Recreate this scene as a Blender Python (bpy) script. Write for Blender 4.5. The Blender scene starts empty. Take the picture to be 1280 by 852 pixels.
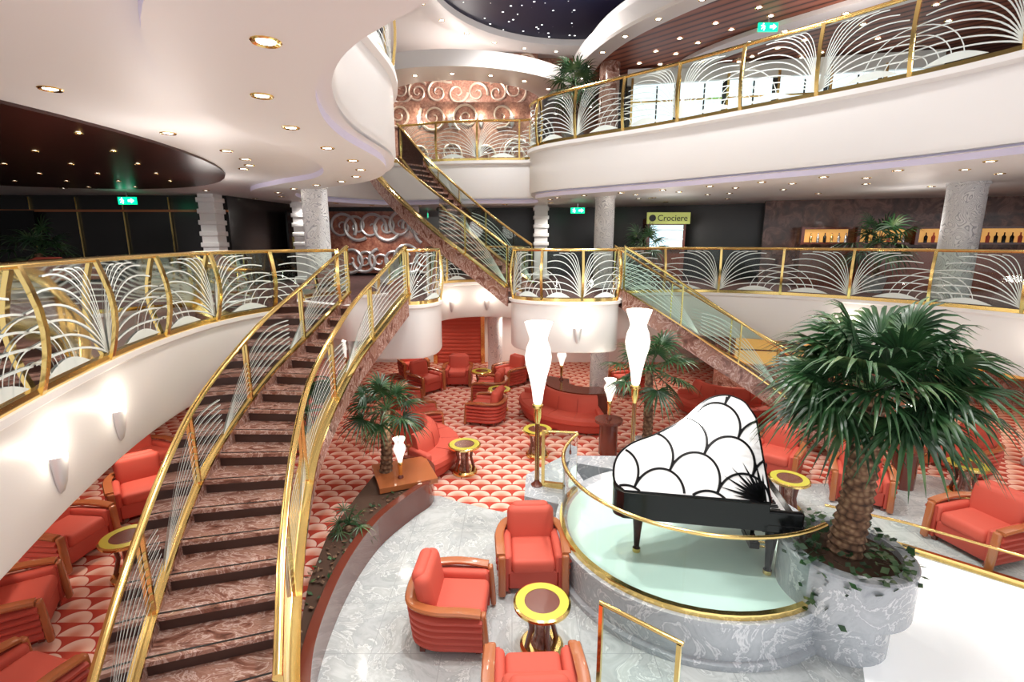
import bpy, bmesh, math, random
from mathutils import Vector, Matrix
random.seed(7)
sc = bpy.context.scene
pi = math.pi
# ------------------------------------------------------------------ materials
def nm(name):
    m = bpy.data.materials.new(name); m.use_nodes = True
    nt = m.node_tree; b = nt.nodes['Principled BSDF']
    return m, nt, b
def mat(name, col, rough=.5, metal=0, es=0, ecol=None, coat=0, spec=.5):
    m, nt, b = nm(name)
    b.inputs['Base Color'].default_value = (*col, 1)
    b.inputs['Roughness'].default_value = rough
    b.inputs['Metallic'].default_value = metal
    b.inputs['Coat Weight'].default_value = coat
    b.inputs['Specular IOR Level'].default_value = spec
    if es:
        b.inputs['Emission Color'].default_value = (*(ecol or col), 1)
        b.inputs['Emission Strength'].default_value = es
    return m
def N(nt, t, **k):
    n = nt.nodes.new(t)
    for a, v in k.items():
        if a in n.inputs: n.inputs[a].default_value = v
        else: setattr(n, a, v)
    return n
def ramp(nt, fac, stops):
    r = nt.nodes.new('ShaderNodeValToRGB'); e = r.color_ramp.elements
    while len(e) < len(stops): e.new(.5)
    for i, (p, c) in enumerate(stops):
        e[i].position = p; e[i].color = (*c, 1)
    nt.links.new(fac, r.inputs[0]); return r.outputs[0]
def math_n(nt, op, a, b=None):
    n = nt.nodes.new('ShaderNodeMath'); n.operation = op
    for i, x in enumerate((a, b)):
        if x is None: continue
        if isinstance(x, (int, float)): n.inputs[i].default_value = x
        else: nt.links.new(x, n.inputs[i])
    return n.outputs[0]
def stone(name, stops, scale=1.5, dist=2.5, rough=.2, stretch=(1,1,1), coat=.3, tile=0, jcol=(.4,.4,.4), detail=9.0):
    m, nt, b = nm(name)
    tc = nt.nodes.new('ShaderNodeTexCoord')
    mp = N(nt, 'ShaderNodeMapping'); mp.inputs['Scale'].default_value = stretch
    nt.links.new(tc.outputs['Object'], mp.inputs[0])
    n = N(nt, 'ShaderNodeTexNoise', Scale=scale, Detail=detail, Roughness=.62, Distortion=dist)
    nt.links.new(mp.outputs[0], n.inputs['Vector'])
    c = ramp(nt, n.outputs['Fac'], stops)
    if tile:
        br = N(nt, 'ShaderNodeTexBrick'); br.offset = 0
        br.inputs['Scale'].default_value = 1; br.inputs['Brick Width'].default_value = tile
        br.inputs['Row Height'].default_value = tile; br.inputs['Mortar Size'].default_value = .005
        nt.links.new(tc.outputs['Object'], br.inputs['Vector'])
        mx = nt.nodes.new('ShaderNodeMix'); mx.data_type = 'RGBA'
        nt.links.new(br.outputs['Fac'], mx.inputs[0]); nt.links.new(c, mx.inputs[6])
        mx.inputs[7].default_value = (*jcol, 1); c = mx.outputs[2]
    nt.links.new(c, b.inputs['Base Color'])
    b.inputs['Roughness'].default_value = rough; b.inputs['Coat Weight'].default_value = coat
    return m
M = {}
M['white'] = mat('white_paint', (.88, .865, .86), .45)
M['ceil'] = mat('ceiling_paint', (.87, .86, .86), .5)
M['lav'] = mat('lavender_light_tint', (.72, .68, .86), .5, es=.08)  # violet light on the ceiling steps, put into colour and faint emission
M['brass'] = mat('polished_brass', (.88, .64, .24), .16, 1)
M['chrome'] = mat('satin_silver', (.78, .78, .80), .22, 1)
M['silver'] = mat('pearl_silver', (.72, .72, .74), .35, .5)
M['champ'] = mat('champagne_relief', (.80, .66, .54), .35, .5)
M['frost'] = mat('frosted_glass_white', (.80, .88, .86), .5)
M['black'] = mat('black_lacquer', (.006, .006, .007), .12, spec=.3)
M['dark'] = mat('dark_panel', (.022, .02, .02), .25)
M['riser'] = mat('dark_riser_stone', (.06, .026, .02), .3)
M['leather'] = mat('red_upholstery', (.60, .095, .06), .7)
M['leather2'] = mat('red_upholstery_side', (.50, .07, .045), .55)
M['wood'] = mat('cherry_wood', (.42, .13, .045), .25, coat=.5)
M['dwood'] = mat('dark_cherry_wood', (.15, .032, .018), .22, coat=.6)
M['yel'] = mat('gold_inlay', (.62, .56, .06), .3, .2)
M['glow'] = mat('lamp_opal_glass', (1, .96, .88), .4, es=.9)
M['down'] = mat('downlight_glow', (1, .93, .78), .4, es=14)
M['sconce'] = mat('sconce_glow', (1, .95, .86), .4, es=5)
M['plate'] = mat('stage_white', (.66, .84, .78), .1)
M['glowfloor'] = mat('white_floor_painted_glow', (.93, .95, .96), .25, es=.25)  # overexposed brightness of the floor put in as faint emission
M['lidw'] = mat('lid_white', (.80, .80, .79), .2)
M['soil'] = mat('soil', (.07, .035, .02), .9)
M['green'] = mat('exit_green', (.0, .35, .15), .4, es=1.6, ecol=(0, .8, .35))
M['lit_blue'] = mat('shop_light', (.6, .8, .9), .4, es=1.0)
M['lit_amber'] = mat('bar_light', (.8, .42, .12), .4, es=.55)
M['window'] = mat('bright_window', (.85, .92, 1), .1, es=.9)
M['redblind'] = mat('red_blind', (.5, .06, .03), .5, es=.15)
M['ovalwood'] = mat('dark_wood_ceiling', (.045, .014, .011), .3)
M['signb'] = mat('sign_board', (.50, .55, .16), .5, es=.35)
# leaf
m, nt, b = nm('palm_leaf'); M['leaf'] = m
tc = nt.nodes.new('ShaderNodeTexCoord'); n = N(nt, 'ShaderNodeTexNoise', Scale=3.0)
nt.links.new(tc.outputs['Object'], n.inputs['Vector'])
nt.links.new(ramp(nt, n.outputs['Fac'], [(.3, (.010, .034, .014)), (.55, (.028, .09, .028)), (.75, (.15, .21, .09))]), b.inputs['Base Color'])
b.inputs['Roughness'].default_value = .35
m, nt, b = nm('palm_bark'); M['bark'] = m
tc = nt.nodes.new('ShaderNodeTexCoord'); n = N(nt, 'ShaderNodeTexVoronoi', Scale=16.0)
nt.links.new(tc.outputs['Object'], n.inputs['Vector'])
nt.links.new(ramp(nt, n.outputs['Distance'], [(.0, (.36, .24, .14)), (.5, (.17, .09, .05)), (.9, (.04, .02, .012))]), b.inputs['Base Color'])
b.inputs['Roughness'].default_value = .85
bp = N(nt, 'ShaderNodeBump', Strength=.8); nt.links.new(n.outputs['Distance'], bp.inputs['Height']); nt.links.new(bp.outputs[0], b.inputs['Normal'])
# marbles
M['marble'] = stone('grey_marble', [(.25, (.34, .37, .37)), (.42, (.50, .53, .53)), (.485, (.40, .43, .43)), (.50, (.72, .75, .74)), (.52, (.46, .49, .48)), (.62, (.60, .63, .62)), (.8, (.44, .47, .47))], 1.6, 1.6, .14, tile=.8, jcol=(.38,.40,.40))
M['marble2'] = stone('grey_marble_cladding', [(.25, (.26, .29, .32)), (.44, (.42, .45, .48)), (.485, (.36, .39, .42)), (.505, (.70, .72, .74)), (.53, (.38, .41, .44)), (.75, (.52, .55, .58))], 1.8, 1.6, .2)
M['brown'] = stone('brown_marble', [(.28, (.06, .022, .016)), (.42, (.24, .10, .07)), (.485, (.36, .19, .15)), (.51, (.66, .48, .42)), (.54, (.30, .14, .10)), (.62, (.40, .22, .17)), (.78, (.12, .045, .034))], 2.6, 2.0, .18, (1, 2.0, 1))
M['bmural'] = stone('brown_mosaic', [(.3, (.20, .05, .025)), (.5, (.38, .12, .07)), (.7, (.55, .26, .16))], 9, 0, .35)
M['pmural'] = stone('rose_mosaic', [(.3, (.22, .09, .06)), (.5, (.42, .20, .14)), (.7, (.62, .38, .28))], 14, 0, .35)
M['barwall'] = stone('bar_wall_marble', [(.3, (.03, .014, .012)), (.5, (.11, .05, .038)), (.6, (.22, .11, .085)), (.75, (.05, .02, .018))], 2.5, 1.5, .25)
# textured column
m, nt, b = nm('relief_column_white'); M['relief'] = m
tc = nt.nodes.new('ShaderNodeTexCoord'); n = N(nt, 'ShaderNodeTexNoise', Scale=2.6, Distortion=2.0, Detail=.0)
nt.links.new(tc.outputs['Object'], n.inputs['Vector'])
wv = math_n(nt, 'ABSOLUTE', math_n(nt, 'SINE', math_n(nt, 'MULTIPLY', n.outputs['Fac'], 36.0)))
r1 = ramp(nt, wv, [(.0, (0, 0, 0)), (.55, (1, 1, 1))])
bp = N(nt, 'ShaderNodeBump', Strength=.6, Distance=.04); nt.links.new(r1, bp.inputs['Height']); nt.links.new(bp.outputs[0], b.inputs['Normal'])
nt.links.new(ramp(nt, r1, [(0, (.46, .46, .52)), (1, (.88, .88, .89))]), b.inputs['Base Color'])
# glass
def glass(name, tint, ior=1.45):
    m = bpy.data.materials.new(name); m.use_nodes = True; nt = m.node_tree; nt.nodes.clear()
    o = nt.nodes.new('ShaderNodeOutputMaterial'); t = nt.nodes.new('ShaderNodeBsdfTransparent'); t.inputs[0].default_value = (*tint, 1)
    g = nt.nodes.new('ShaderNodeBsdfGlossy'); g.inputs['Roughness'].default_value = .03
    lw = nt.nodes.new('ShaderNodeFresnel'); lw.inputs[0].default_value = ior
    mx = nt.nodes.new('ShaderNodeMixShader'); nt.links.new(lw.outputs[0], mx.inputs[0])
    nt.links.new(t.outputs[0], mx.inputs[1]); nt.links.new(g.outputs[0], mx.inputs[2]); nt.links.new(mx.outputs[0], o.inputs[0])
    return m
M['glass'] = glass('rail_glass', (.84, .94, .90), 1.4)
M['glass2'] = glass('clear_glass', (.88, .95, .93), 1.12)
# carpet scallops
m, nt, b = nm('scallop_carpet'); M['carpet'] = m
tc = nt.nodes.new('ShaderNodeTexCoord'); sx = nt.nodes.new('ShaderNodeSeparateXYZ'); nt.links.new(tc.outputs['Object'], sx.inputs[0])
S = .40
u = math_n(nt, 'DIVIDE', sx.outputs[0], S); v = math_n(nt, 'DIVIDE', sx.outputs[1], S*.55)
row = math_n(nt, 'FLOOR', v); par = math_n(nt, 'MULTIPLY', math_n(nt, 'FLOORED_MODULO', row, 2), .5)
fx = math_n(nt, 'SUBTRACT', math_n(nt, 'FRACT', math_n(nt, 'ADD', u, par)), .5)
fy = math_n(nt, 'MULTIPLY', math_n(nt, 'FRACT', v), .55)
d = math_n(nt, 'SQRT', math_n(nt, 'ADD', math_n(nt, 'MULTIPLY', fx, fx), math_n(nt, 'MULTIPLY', fy, fy)))
c = ramp(nt, d, [(0, (.62, .20, .13)), (.14, (.68, .28, .19)), (.32, (.80, .48, .37)), (.45, (.84, .58, .47)), (.475, (.84, .58, .47)), (.485, (.46, .04, .02)), (.7, (.50, .06, .03))])
nt.links.new(c, b.inputs['Base Color']); b.inputs['Roughness'].default_value = .9
# star ceiling
m, nt, b = nm('star_ceiling'); M['star'] = m
tc = nt.nodes.new('ShaderNodeTexCoord'); vo = N(nt, 'ShaderNodeTexVoronoi', Scale=3.6); nt.links.new(tc.outputs['Object'], vo.inputs['Vector'])
st = ramp(nt, vo.outputs['Distance'], [(0, (1, 1, 1)), (.095, (1, 1, 1)), (.125, (0, 0, 0))])
b.inputs['Base Color'].default_value = (.012, .014, .05, 1); nt.links.new(st, b.inputs['Emission Color']); b.inputs['Emission Strength'].default_value = 3
# slat ceiling
m, nt, b = nm('slat_ceiling'); M['slat'] = m
tc = nt.nodes.new('ShaderNodeTexCoord'); w = N(nt, 'ShaderNodeTexWave', Scale=1.6); w.bands_direction = 'DIAGONAL'; nt.links.new(tc.outputs['Object'], w.inputs['Vector'])
nt.links.new(ramp(nt, w.outputs['Fac'], [(0, (.04, .012, .008)), (.2, (.30, .09, .05)), (1, (.42, .14, .08))]), b.inputs['Base Color']); b.inputs['Roughness'].default_value = .5
M['mfloor'] = stone('deck_carpet_dark', [(.3, (.04, .016, .016)), (.6, (.12, .045, .04))], 6, 0, .9, coat=0)

# ------------------------------------------------------------------ geometry helpers
def crom(keys, n=8):
    out = []
    P = [Vector(k) for k in keys]
    for i in range(len(P)-1):
        p0 = P[i-1] if i > 0 else P[i]*2-P[i+1]; p1 = P[i]; p2 = P[i+1]
        p3 = P[i+2] if i+2 < len(P) else P[i+1]*2-P[i]
        for j in range(n):
            t = j/n
            out.append(.5*((2*p1)+(-p0+p2)*t+(2*p0-5*p1+4*p2-p3)*t*t+(-p0+3*p1-3*p2+p3)*t**3))
    out.append(P[-1].copy()); return out
class Path:
    def __init__(s, pts):
        s.p = [Vector(q) if len(q) == 3 else Vector((q[0], q[1], 0)) for q in pts]
        s.L = [0]
        for a, b2 in zip(s.p, s.p[1:]): s.L.append(s.L[-1]+(b2-a).length)
        s.len = s.L[-1]
    def at(s, d, off=0, h=0):
        d = max(0, min(s.len, d)); lo, hi = 0, len(s.L)-1
        while hi-lo > 1:
            mid = (lo+hi)//2
            if s.L[mid] <= d: lo = mid
            else: hi = mid
        seg = s.L[lo+1]-s.L[lo] or 1; t = (d-s.L[lo])/seg
        def rt(i):
            a = s.p[max(0, i-1)]; b2 = s.p[min(len(s.p)-1, i+1)]; v = b2-a
            v = Vector((v.y, -v.x, 0)); return v.normalized() if v.length else Vector((1, 0, 0))
        r = rt(lo).lerp(rt(lo+1), t).normalized()
        return s.p[lo].lerp(s.p[lo+1], t)+r*off+Vector((0, 0, h))
    def pts(s, step, off=0, h=0):
        n = max(1, int(round(s.len/step)))
        return [s.at(s.len*i/n, off, h) for i in range(n+1)]
class MB:
    def __init__(s): s.v = []; s.f = []; s.m = []; s.mats = []
    def mi(s, m):
        if isinstance(m, str): m = M[m]
        if m not in s.mats: s.mats.append(m)
        return s.mats.index(m)
    def add(s, vs, fs, m):
        o = len(s.v); k = s.mi(m); s.v += [Vector(a) for a in vs]
        for f in fs: s.f.append([o+i for i in f]); s.m.append(k)
    def grid(s, rows, m, cu=False, cv=False):
        R = len(rows); C = len(rows[0]); vs = [p for r in rows for p in r]; fs = []
        for i in range(R if cu else R-1):
            for j in range(C if cv else C-1):
                a = i*C+j; b2 = i*C+(j+1) % C; c2 = ((i+1) % R)*C+(j+1) % C; d2 = ((i+1) % R)*C+j
                fs.append([a, b2, c2, d2])
        s.add(vs, fs, m)
    def tube(s, pts, r, m, n=8, cap=True):
        pts = [Vector(p) for p in pts]; rows = []; K = len(pts)
        t = (pts[1]-pts[0]).normalized(); ref = Vector((0, 0, 1)) if abs(t.z) < .9 else Vector((1, 0, 0))
        u = t.cross(ref).normalized()
        for i, p in enumerate(pts):
            t = (pts[min(K-1, i+1)]-pts[max(0, i-1)]).normalized()
            u = (u-t*u.dot(t)); u = u.normalized() if u.length > 1e-6 else t.orthogonal().normalized()
            w = t.cross(u); rr = r[i] if isinstance(r, (list, tuple)) else r
            rows.append([p+(u*math.cos(2*pi*j/n)+w*math.sin(2*pi*j/n))*rr for j in range(n)])
        s.grid(rows, m, cv=True)
        if cap: s.add(rows[0], [list(range(n))], m); s.add(rows[-1], [list(range(n))], m)
    def sweep(s, path, prof, m, closed=True, step=.25, cap=True):
        n = max(1, int(round(path.len/step))); rows = [[path.at(path.len*i/n, a, h) for a, h in prof] for i in range(n+1)]
        s.grid(rows, m, cv=closed)
        if cap and closed:
            k = list(range(len(prof))); s.add(rows[0], [k], m); s.add(rows[-1], [k], m)
    def lathe(s, prof, c, m, n=32, a0=0, a1=2*pi):
        c = Vector(c); full = abs(a1-a0-2*pi) < 1e-5; K = n if full else n+1
        rows = [[c+Vector((r*math.cos(a0+(a1-a0)*i/n), r*math.sin(a0+(a1-a0)*i/n), z)) for r, z in prof] for i in range(K)]
        s.grid(rows, m, cu=full)
    def rbox(s, c, size, r, m, rot=(0, 0, 0)):
        hx, hy, hz = [a/2 for a in size]; r = min(r, hx*.99, hy*.99, hz*.99)
        from mathutils import Euler
        R = Euler(rot).to_matrix(); c = Vector(c)
        def ax(h): return [-h, -h+.25*r, -h+.6*r, -h+r, 0, h-r, h-.6*r, h-.25*r, h]
        A = [ax(hx), ax(hy), ax(hz)]; H = (hx, hy, hz)
        for k in range(3):
            i, j = (k+1) % 3, (k+2) % 3
            for sg in (-1, 1):
                rows = []
                for a in A[i]:
                    rr = []
                    for b2 in A[j]:
                        p = [0, 0, 0]; p[k] = sg*H[k]; p[i] = a; p[j] = b2
                        q = Vector([max(-(H[x]-r), min(H[x]-r, p[x])) for x in range(3)])
                        d2 = Vector(p)-q
                        rr.append(c+R@(q+d2.normalized()*r))
                    rows.append(rr)
                s.grid(rows, m)
    def box(s, c, size, m, rz=0):
        x, y, z = [a/2 for a in size]; c = Vector(c); R = Matrix.Rotation(rz, 3, 'Z')
        vs = [c+R@Vector((a*x, b2*y, d2*z)) for a in (-1, 1) for b2 in (-1, 1) for d2 in (-1, 1)]
        s.add(vs, [[0, 1, 3, 2], [4, 6, 7, 5], [0, 4, 5, 1], [2, 3, 7, 6], [0, 2, 6, 4], [1, 5, 7, 3]], m)
    def prism(s, pts, z0, z1, m, mside=None):
        n = len(pts); vs = [Vector((p[0], p[1], z0)) for p in pts]+[Vector((p[0], p[1], z1)) for p in pts]
        s.add(vs, [list(range(n))[::-1], list(range(n, 2*n))], m)
        s.add(vs, [[i, (i+1) % n, n+(i+1) % n, n+i] for i in range(n)], mside or m)
    def disc(s, c, r, m, n=20):
        c = Vector(c); s.add([c+Vector((r*math.cos(2*pi*i/n), r*math.sin(2*pi*i/n), 0)) for i in range(n)], [list(range(n))], m)
    def build(s, name, loc=(0, 0, 0), rz=0, parent=None, xf=None, weld=True, smooth=True):
        me = bpy.data.meshes.new(name)
        vs = [xf@p for p in s.v] if xf else s.v
        me.from_pydata([tuple(p) for p in vs], [], s.f)
        for m in s.mats: me.materials.append(m)
        me.polygons.foreach_set('material_index', s.m)
        bm = bmesh.new(); bm.from_mesh(me)
        if weld: bmesh.ops.remove_doubles(bm, verts=bm.verts, dist=.0004)
        bmesh.ops.recalc_face_normals(bm, faces=bm.faces); bm.to_mesh(me); bm.free()
        if smooth:
            me.polygons.foreach_set('use_smooth', [True]*len(me.polygons)); me.set_sharp_from_angle(angle=math.radians(38))
        o = bpy.data.objects.new(name, me); sc.collection.objects.link(o)
        o.location = loc; o.rotation_euler = (0, 0, rz)
        if parent: o.parent = parent
        return o
def copy(o, name, loc, rz=0, s=1):
    c = bpy.data.objects.new(name, o.data); sc.collection.objects.link(c); c.location = loc; c.rotation_euler = (0, 0, rz); c.scale = (s, s, s); return c

# ------------------------------------------------------------------ balustrade
def ribbon(mb, path, sh, w, off=.012, m='frost'):
    rows = []
    for i, (a, b2) in enumerate(sh):
        p = sh[max(0, i-1)]; q = sh[min(len(sh)-1, i+1)]
        dx, dy = q[0]-p[0], q[1]-p[1]; L = math.hypot(dx, dy) or 1
        nx, ny = -dy/L*w/2, dx/L*w/2
        rows.append([path.at(a+nx, off, b2+ny), path.at(a-nx, off, b2-ny)])
    mb.grid(rows, m)
def balustrade(name, path, h=1.08, panel=1.35, posts=True, fan=True, bow=.07, nline=9, railr=.033, mb=None, shoe=True, seed=0, lw=1.0, pw=.026, gm='glass'):
    own = mb is None; mb = mb or MB()
    prof = [(railr*1.25*math.cos(2*pi*k/10), h+railr*math.sin(2*pi*k/10)) for k in range(10)]
    mb.sweep(path, prof, 'brass', step=.15)
    if shoe: mb.sweep(path, [(-.03, -.02), (.035, -.02), (.035, .07), (-.03, .07)], 'brass', step=.2)
    mb.sweep(path, [(0, .06), (0, h-.02)], gm, closed=False, step=.2)
    n = max(1, int(round(path.len/panel))); P = path.len/n
    if posts:
        for i in range(n+1):
            s0 = min(max(i*P, .03), path.len-.03)
            rows = []
            for k in range(7):
                hh = h*k/6; o = bow*math.sin(pi*k/6)+.02
                rows.append([path.at(s0-pw, o-.015, hh), path.at(s0+pw, o-.015, hh), path.at(s0+pw, o+.02, hh), path.at(s0-pw, o+.02, hh)])
            mb.grid(rows, 'brass', cv=True)
    if fan:
        for i in range(n):
            a, b2 = i*P, (i+1)*P
            fl = (i+seed) % 2 == 0
            X = (lambda t, a=a, b2=b2: a+t*(b2-a)) if fl else (lambda t, a=a, b2=b2: b2-t*(b2-a))
            top = h-.06; bot = .09
            for k in range(nline):
                q = (k+.5)/nline
                xe = .22+.78*min(1, q*1.7); ye = 1.0 if q < .35 else 1.0-(q-.35)/.65*.9
                cx = xe*(.14+.22*q); cy = min(1.0, ye+.04+.22*q*(1-q)*2)
                pts = []
                for t in range(13):
                    t /= 12
                    x = 2*(1-t)*t*cx+t*t*xe; y = 2*(1-t)*t*cy*1.05+t*t*ye
                    pts.append((X(x*.97+.015), bot+(top-bot)*min(.995, y)))
                ribbon(mb, path, pts, (.012+.009*q)*lw)
            for k in range(4):
                rr = .16+.11*k
                pts = [(X(1-rr*math.cos(t*pi/20)), bot+(top-bot)*rr*1.25*math.sin(t*pi/20)) for t in range(11)]
                ribbon(mb, path, pts, .013*lw, .016)
            pts = [[path.at(X(.3+.6*t/10), .014, bot), path.at(X(.3+.6*t/10), .014, bot+.11*math.sin(pi*t/10))] for t in range(11)]
            mb.grid(pts, 'frost')
    if own: return mb.build(name, weld=False)
# ------------------------------------------------------------------ stairs
def stair(name, keys, z0, z1, n, width, post=1.5, nline=7):
    base = Path(crom(keys, 10)); mb = MB(); L = base.len; w = width/2; rise = (z1-z0)/n
    for i in range(n):
        a, b2 = L*i/n, L*(i+1)/n; z = z0+rise*(i+1); a2 = max(0, a-.03)
        c = [base.at(a2, -w), base.at(a2, w), base.at(b2, w), base.at(b2, -w)]
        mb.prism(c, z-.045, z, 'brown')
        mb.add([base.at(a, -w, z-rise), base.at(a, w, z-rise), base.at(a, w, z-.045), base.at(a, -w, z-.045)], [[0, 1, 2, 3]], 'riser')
        mb.prism([base.at(a2+.05, -w), base.at(a2+.05, w), base.at(a2+.075, w), base.at(a2+.075, -w)], z-.01, z+.002, 'dark')
    K = n*3
    slope = Path([base.at(L*i/K, 0, z0+rise*.6+(z1-z0)*i/K) for i in range(K+1)])
    mb.sweep(slope, [(-w, -.24), (w, -.24)], 'brown', closed=False, step=.3)
    for sd in (-1, 1):
        o = sd*w
        sp = Path([base.at(L*i/K, o, z0+rise*.6+(z1-z0)*i/K) for i in range(K+1)])
        mb.sweep(sp, [(-.03, -.30), (.03, -.30), (.03, .12), (-.03, .12)], 'brown', step=.25)
        a, b2 = (-.05, .10) if sd > 0 else (-.10, .05)
        mb.sweep(sp, [(a, .12), (b2, .12), (b2, .155), (a, .155)], 'brass', step=.25)
        sp2 = Path([q+Vector((0, 0, .12)) for q in sp.p])
        balustrade('', sp2, h=.92, panel=post, posts=True, fan=False, bow=.0, mb=mb, shoe=False, pw=.018)
        ns = max(1, round(sp2.len/(post*1.5))); P = sp2.len/ns
        for i in range(ns):
            for k in range(nline):
                q = (k+1)/nline
                pts = [(i*P+P*t/14, .08+.76*q*math.sin(pi*.5*min(1, (t/14)*1.25))*(1-.35*(t/14)**3)) for t in range(15)]
                ribbon(mb, sp2, pts, .014)
    return mb.build(name, weld=False)

# ------------------------------------------------------------------ levels
Z1, Z2 = 3.32, 6.85           # middle and upper deck floors
C1, C2 = 2.2, 5.75            # soffits beneath them
inner1 = [(-2.6,.3),(-3.55,2.8),(-4.15,4.4),(-4.6,6),(-4.78,7.6),(-4.6,8.8),(-4.1,9.6),(-3.4,9.9),(-2.1,9.95),(-1.75,10.15),(-1.6,10.7),(-1.75,11.7),(-2.3,13.4),(-2.0,15.1),(-.8,15.7),(.3,15.1),(.45,13.5),(.1,12.2),(.05,11.1),(.6,10.6),(1.4,10.5),(2.25,10.7),(2.5,11.9),(3.6,12.4),(5,12.4),(6.6,11.7),(8.1,10.3),(9.1,8.7),(9.6,7),(9.6,5),(9,2)]
outer1 = [(-16,-2),(-16,1),(-16,3),(-16,6),(-16,9),(-16,12),(-16,14.5),(-15,17),(-12,19.4),(-9.5,19.4),(-8,19.4),(-6,19.4),(-4.2,19.4),(-2.6,19.4),(-1,19.4),(.5,19.4),(1.2,19.4),(1.9,19.4),(2.2,19.4),(2.5,19.4),(3,19.4),(3.5,19.4),(4,19.4),(6,19.4),(9,19.4),(14,19.4),(18,17),(18,12),(18,8),(18,5),(18,2)]
inner2 = [(.5,1.9),(-.4,2.7),(-1.1,3.5),(-1.5,4.5),(-1.67,5.6),(-1.67,7.2),(-2.0,8.6),(-2.7,9.8),(-3.8,10.8),(-4.9,12),(-5.3,13.5),(-4.7,14.9),(-3.5,15.75),(-2,15.3),(-.6,15.1),(.5,15.0),(.6,14.2),(.5,13.4),(.9,12.6),(1.9,11.65),(3.06,10.6),(4.1,9.5),(5.1,8.4),(5.9,7.3),(6.4,6.2),(6.6,5),(6.6,3)]
outer2 = [(-16,-4),(-16,-2),(-16,0),(-16,2),(-16,4),(-16,7),(-16,10),(-16,13),(-16,16),(-14,19.4),(-10,19.4),(-7,19.4),(-4.5,19.4),(-2.5,19.4),(-1,19.4),(.5,19.4),(1.4,19.4),(2.2,19.4),(4,19.4),(7,19.4),(10,19.4),(14,19.4),(18,18),(18,14),(18,10),(18,6),(18,3)]
def deck(name, inner, outer, zt, zb, profs, mfloor):
    a = crom(inner, 8); b2 = crom(outer, 8); mb = MB()
    mb.grid([[(p.x, p.y, zt), (q.x, q.y, zt)] for p, q in zip(a, b2)], mfloor)
    mb.grid([[(p.x, p.y, zb), (q.x, q.y, zb)] for p, q in zip(a, b2)], 'ceil')
    pa = Path([(p.x, p.y, 0) for p in a])
    for prof, m in profs: mb.sweep(pa, prof, m, closed=False, step=.12)
    mb.build(name, weld=False); return pa
e1 = deck('balcony_middle_deck', inner1, outer1, Z1, C1, [([(-.1, C1), (0, C1), (.03, C1+.04), (.03, Z1-.1), (.09, Z1-.06), (.09, Z1-.0), (-.1, Z1+.002)], 'white')], 'mfloor')
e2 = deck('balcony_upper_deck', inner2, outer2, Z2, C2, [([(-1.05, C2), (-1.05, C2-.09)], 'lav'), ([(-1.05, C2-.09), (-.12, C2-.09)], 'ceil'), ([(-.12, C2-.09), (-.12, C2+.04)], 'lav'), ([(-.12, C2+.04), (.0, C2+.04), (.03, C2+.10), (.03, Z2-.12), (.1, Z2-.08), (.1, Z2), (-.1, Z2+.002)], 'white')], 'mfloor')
def nearest(path, xy):
    best = min(range(len(path.p)), key=lambda i: (path.p[i].x-xy[0])**2+(path.p[i].y-xy[1])**2); return path.L[best]
def sub(path, a, b2, z, off=0):
    sa, sb = nearest(path, a), nearest(path, b2); n = max(2, int((sb-sa)/.12))
    return Path([path.at(sa+(sb-sa)*i/n, off, z) for i in range(n+1)])
balustrade('balcony_railing', sub(e1, (-2.6,.3), (-3.45,9.88), Z1, .02), panel=1.3, bow=.1, lw=1.1, pw=.036)
balustrade('balcony_railing.001', sub(e1, (-2.1,9.95), (.12,12.35), Z1, .02), panel=1.15)
balustrade('balcony_railing.002', sub(e1, (.05,11.1), (2.2,10.68), Z1, .02), panel=.9)
balustrade('balcony_railing.003', sub(e1, (2.5,11.9), (9,2), Z1, .02), panel=1.35, lw=1.1)
balustrade('balcony_railing.004', sub(e2, (-1.5,4.5), (-4.7,14.9), Z2, .02), panel=1.4)
balustrade('balcony_railing.005', sub(e2, (-3.3,15.7), (6.6,3), Z2, .02), panel=1.25, nline=12, lw=1.0)

# stairs
stair('staircase', [(-2.5,3.15),(-2.9,4.25),(-3.24,5.5),(-3.37,6.5),(-3.28,7.8),(-3.0,8.9),(-2.7,9.95)], 0, Z1, 19, 1.3)
stair('staircase.001', [(.2,11.7),(-1.4,12.7),(-2.8,14.0),(-3.9,15.5)], Z1, Z2, 20, 1.15)
stair('staircase.002', [(7.6,10.1),(6.2,10.9),(4.4,11.25),(2.4,11.3)], 0, Z1, 19, 1.15)

# ------------------------------------------------------------------ floor and shell
mb = MB(); mb.prism([(-16,-4),(18,-4),(18,19.6),(-16,19.6)], -.2, 0, 'carpet'); mb.build('floor')
mb = MB()
cur = crom([(-1.9,2.0),(-2.3,4.6),(-2.15,6.2),(-1.95,7.2),(-1.5,8.3),(-.9,8.1),(0,7.75),(.7,7.9),(1.2,8.7),(2.5,9.2),(4.2,9.0),(6,8.8),(8.2,9.2),(9.3,7.6),(10.5,6),(10.5,2)], 6)
mb.prism([(p[0], p[1]) for p in [Vector((*q[:2], 0)) for q in cur]], 0, .012, 'marble'); mb.build('marble_floor')
mb = MB(); mb.prism([(1.0,1.5),(1.2,3.4),(1.7,4.1),(2.5,4.4),(3.6,4.2),(5.2,6.9),(5.9,6.6),(7.0,5.7),(8.4,4.4),(8.4,1.5)], .012, .03, 'glowfloor'); mb.build('painted_glow_floor')  # white floor patch, brightened by its material's added emission
def wall(name, p0, p1, z0, z1, m, th=.12):
    mb = MB(); a = Vector((*p0, 0)); b2 = Vector((*p1, 0)); d2 = b2-a
    mb.box(((a+b2)/2)+Vector((0, 0, (z0+z1)/2)), (d2.length, th, z1-z0), m, math.atan2(d2.y, d2.x)); return mb.build(name)
wall('wall_back', (-16,19.55), (18,19.55), 0, 11, 'pmural')
wall('wall_left', (-16,-4), (-16,19.5), 0, 11, 'white')
wall('wall_right', (18,-4), (18,19.5), 0, 11, 'white')
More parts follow.
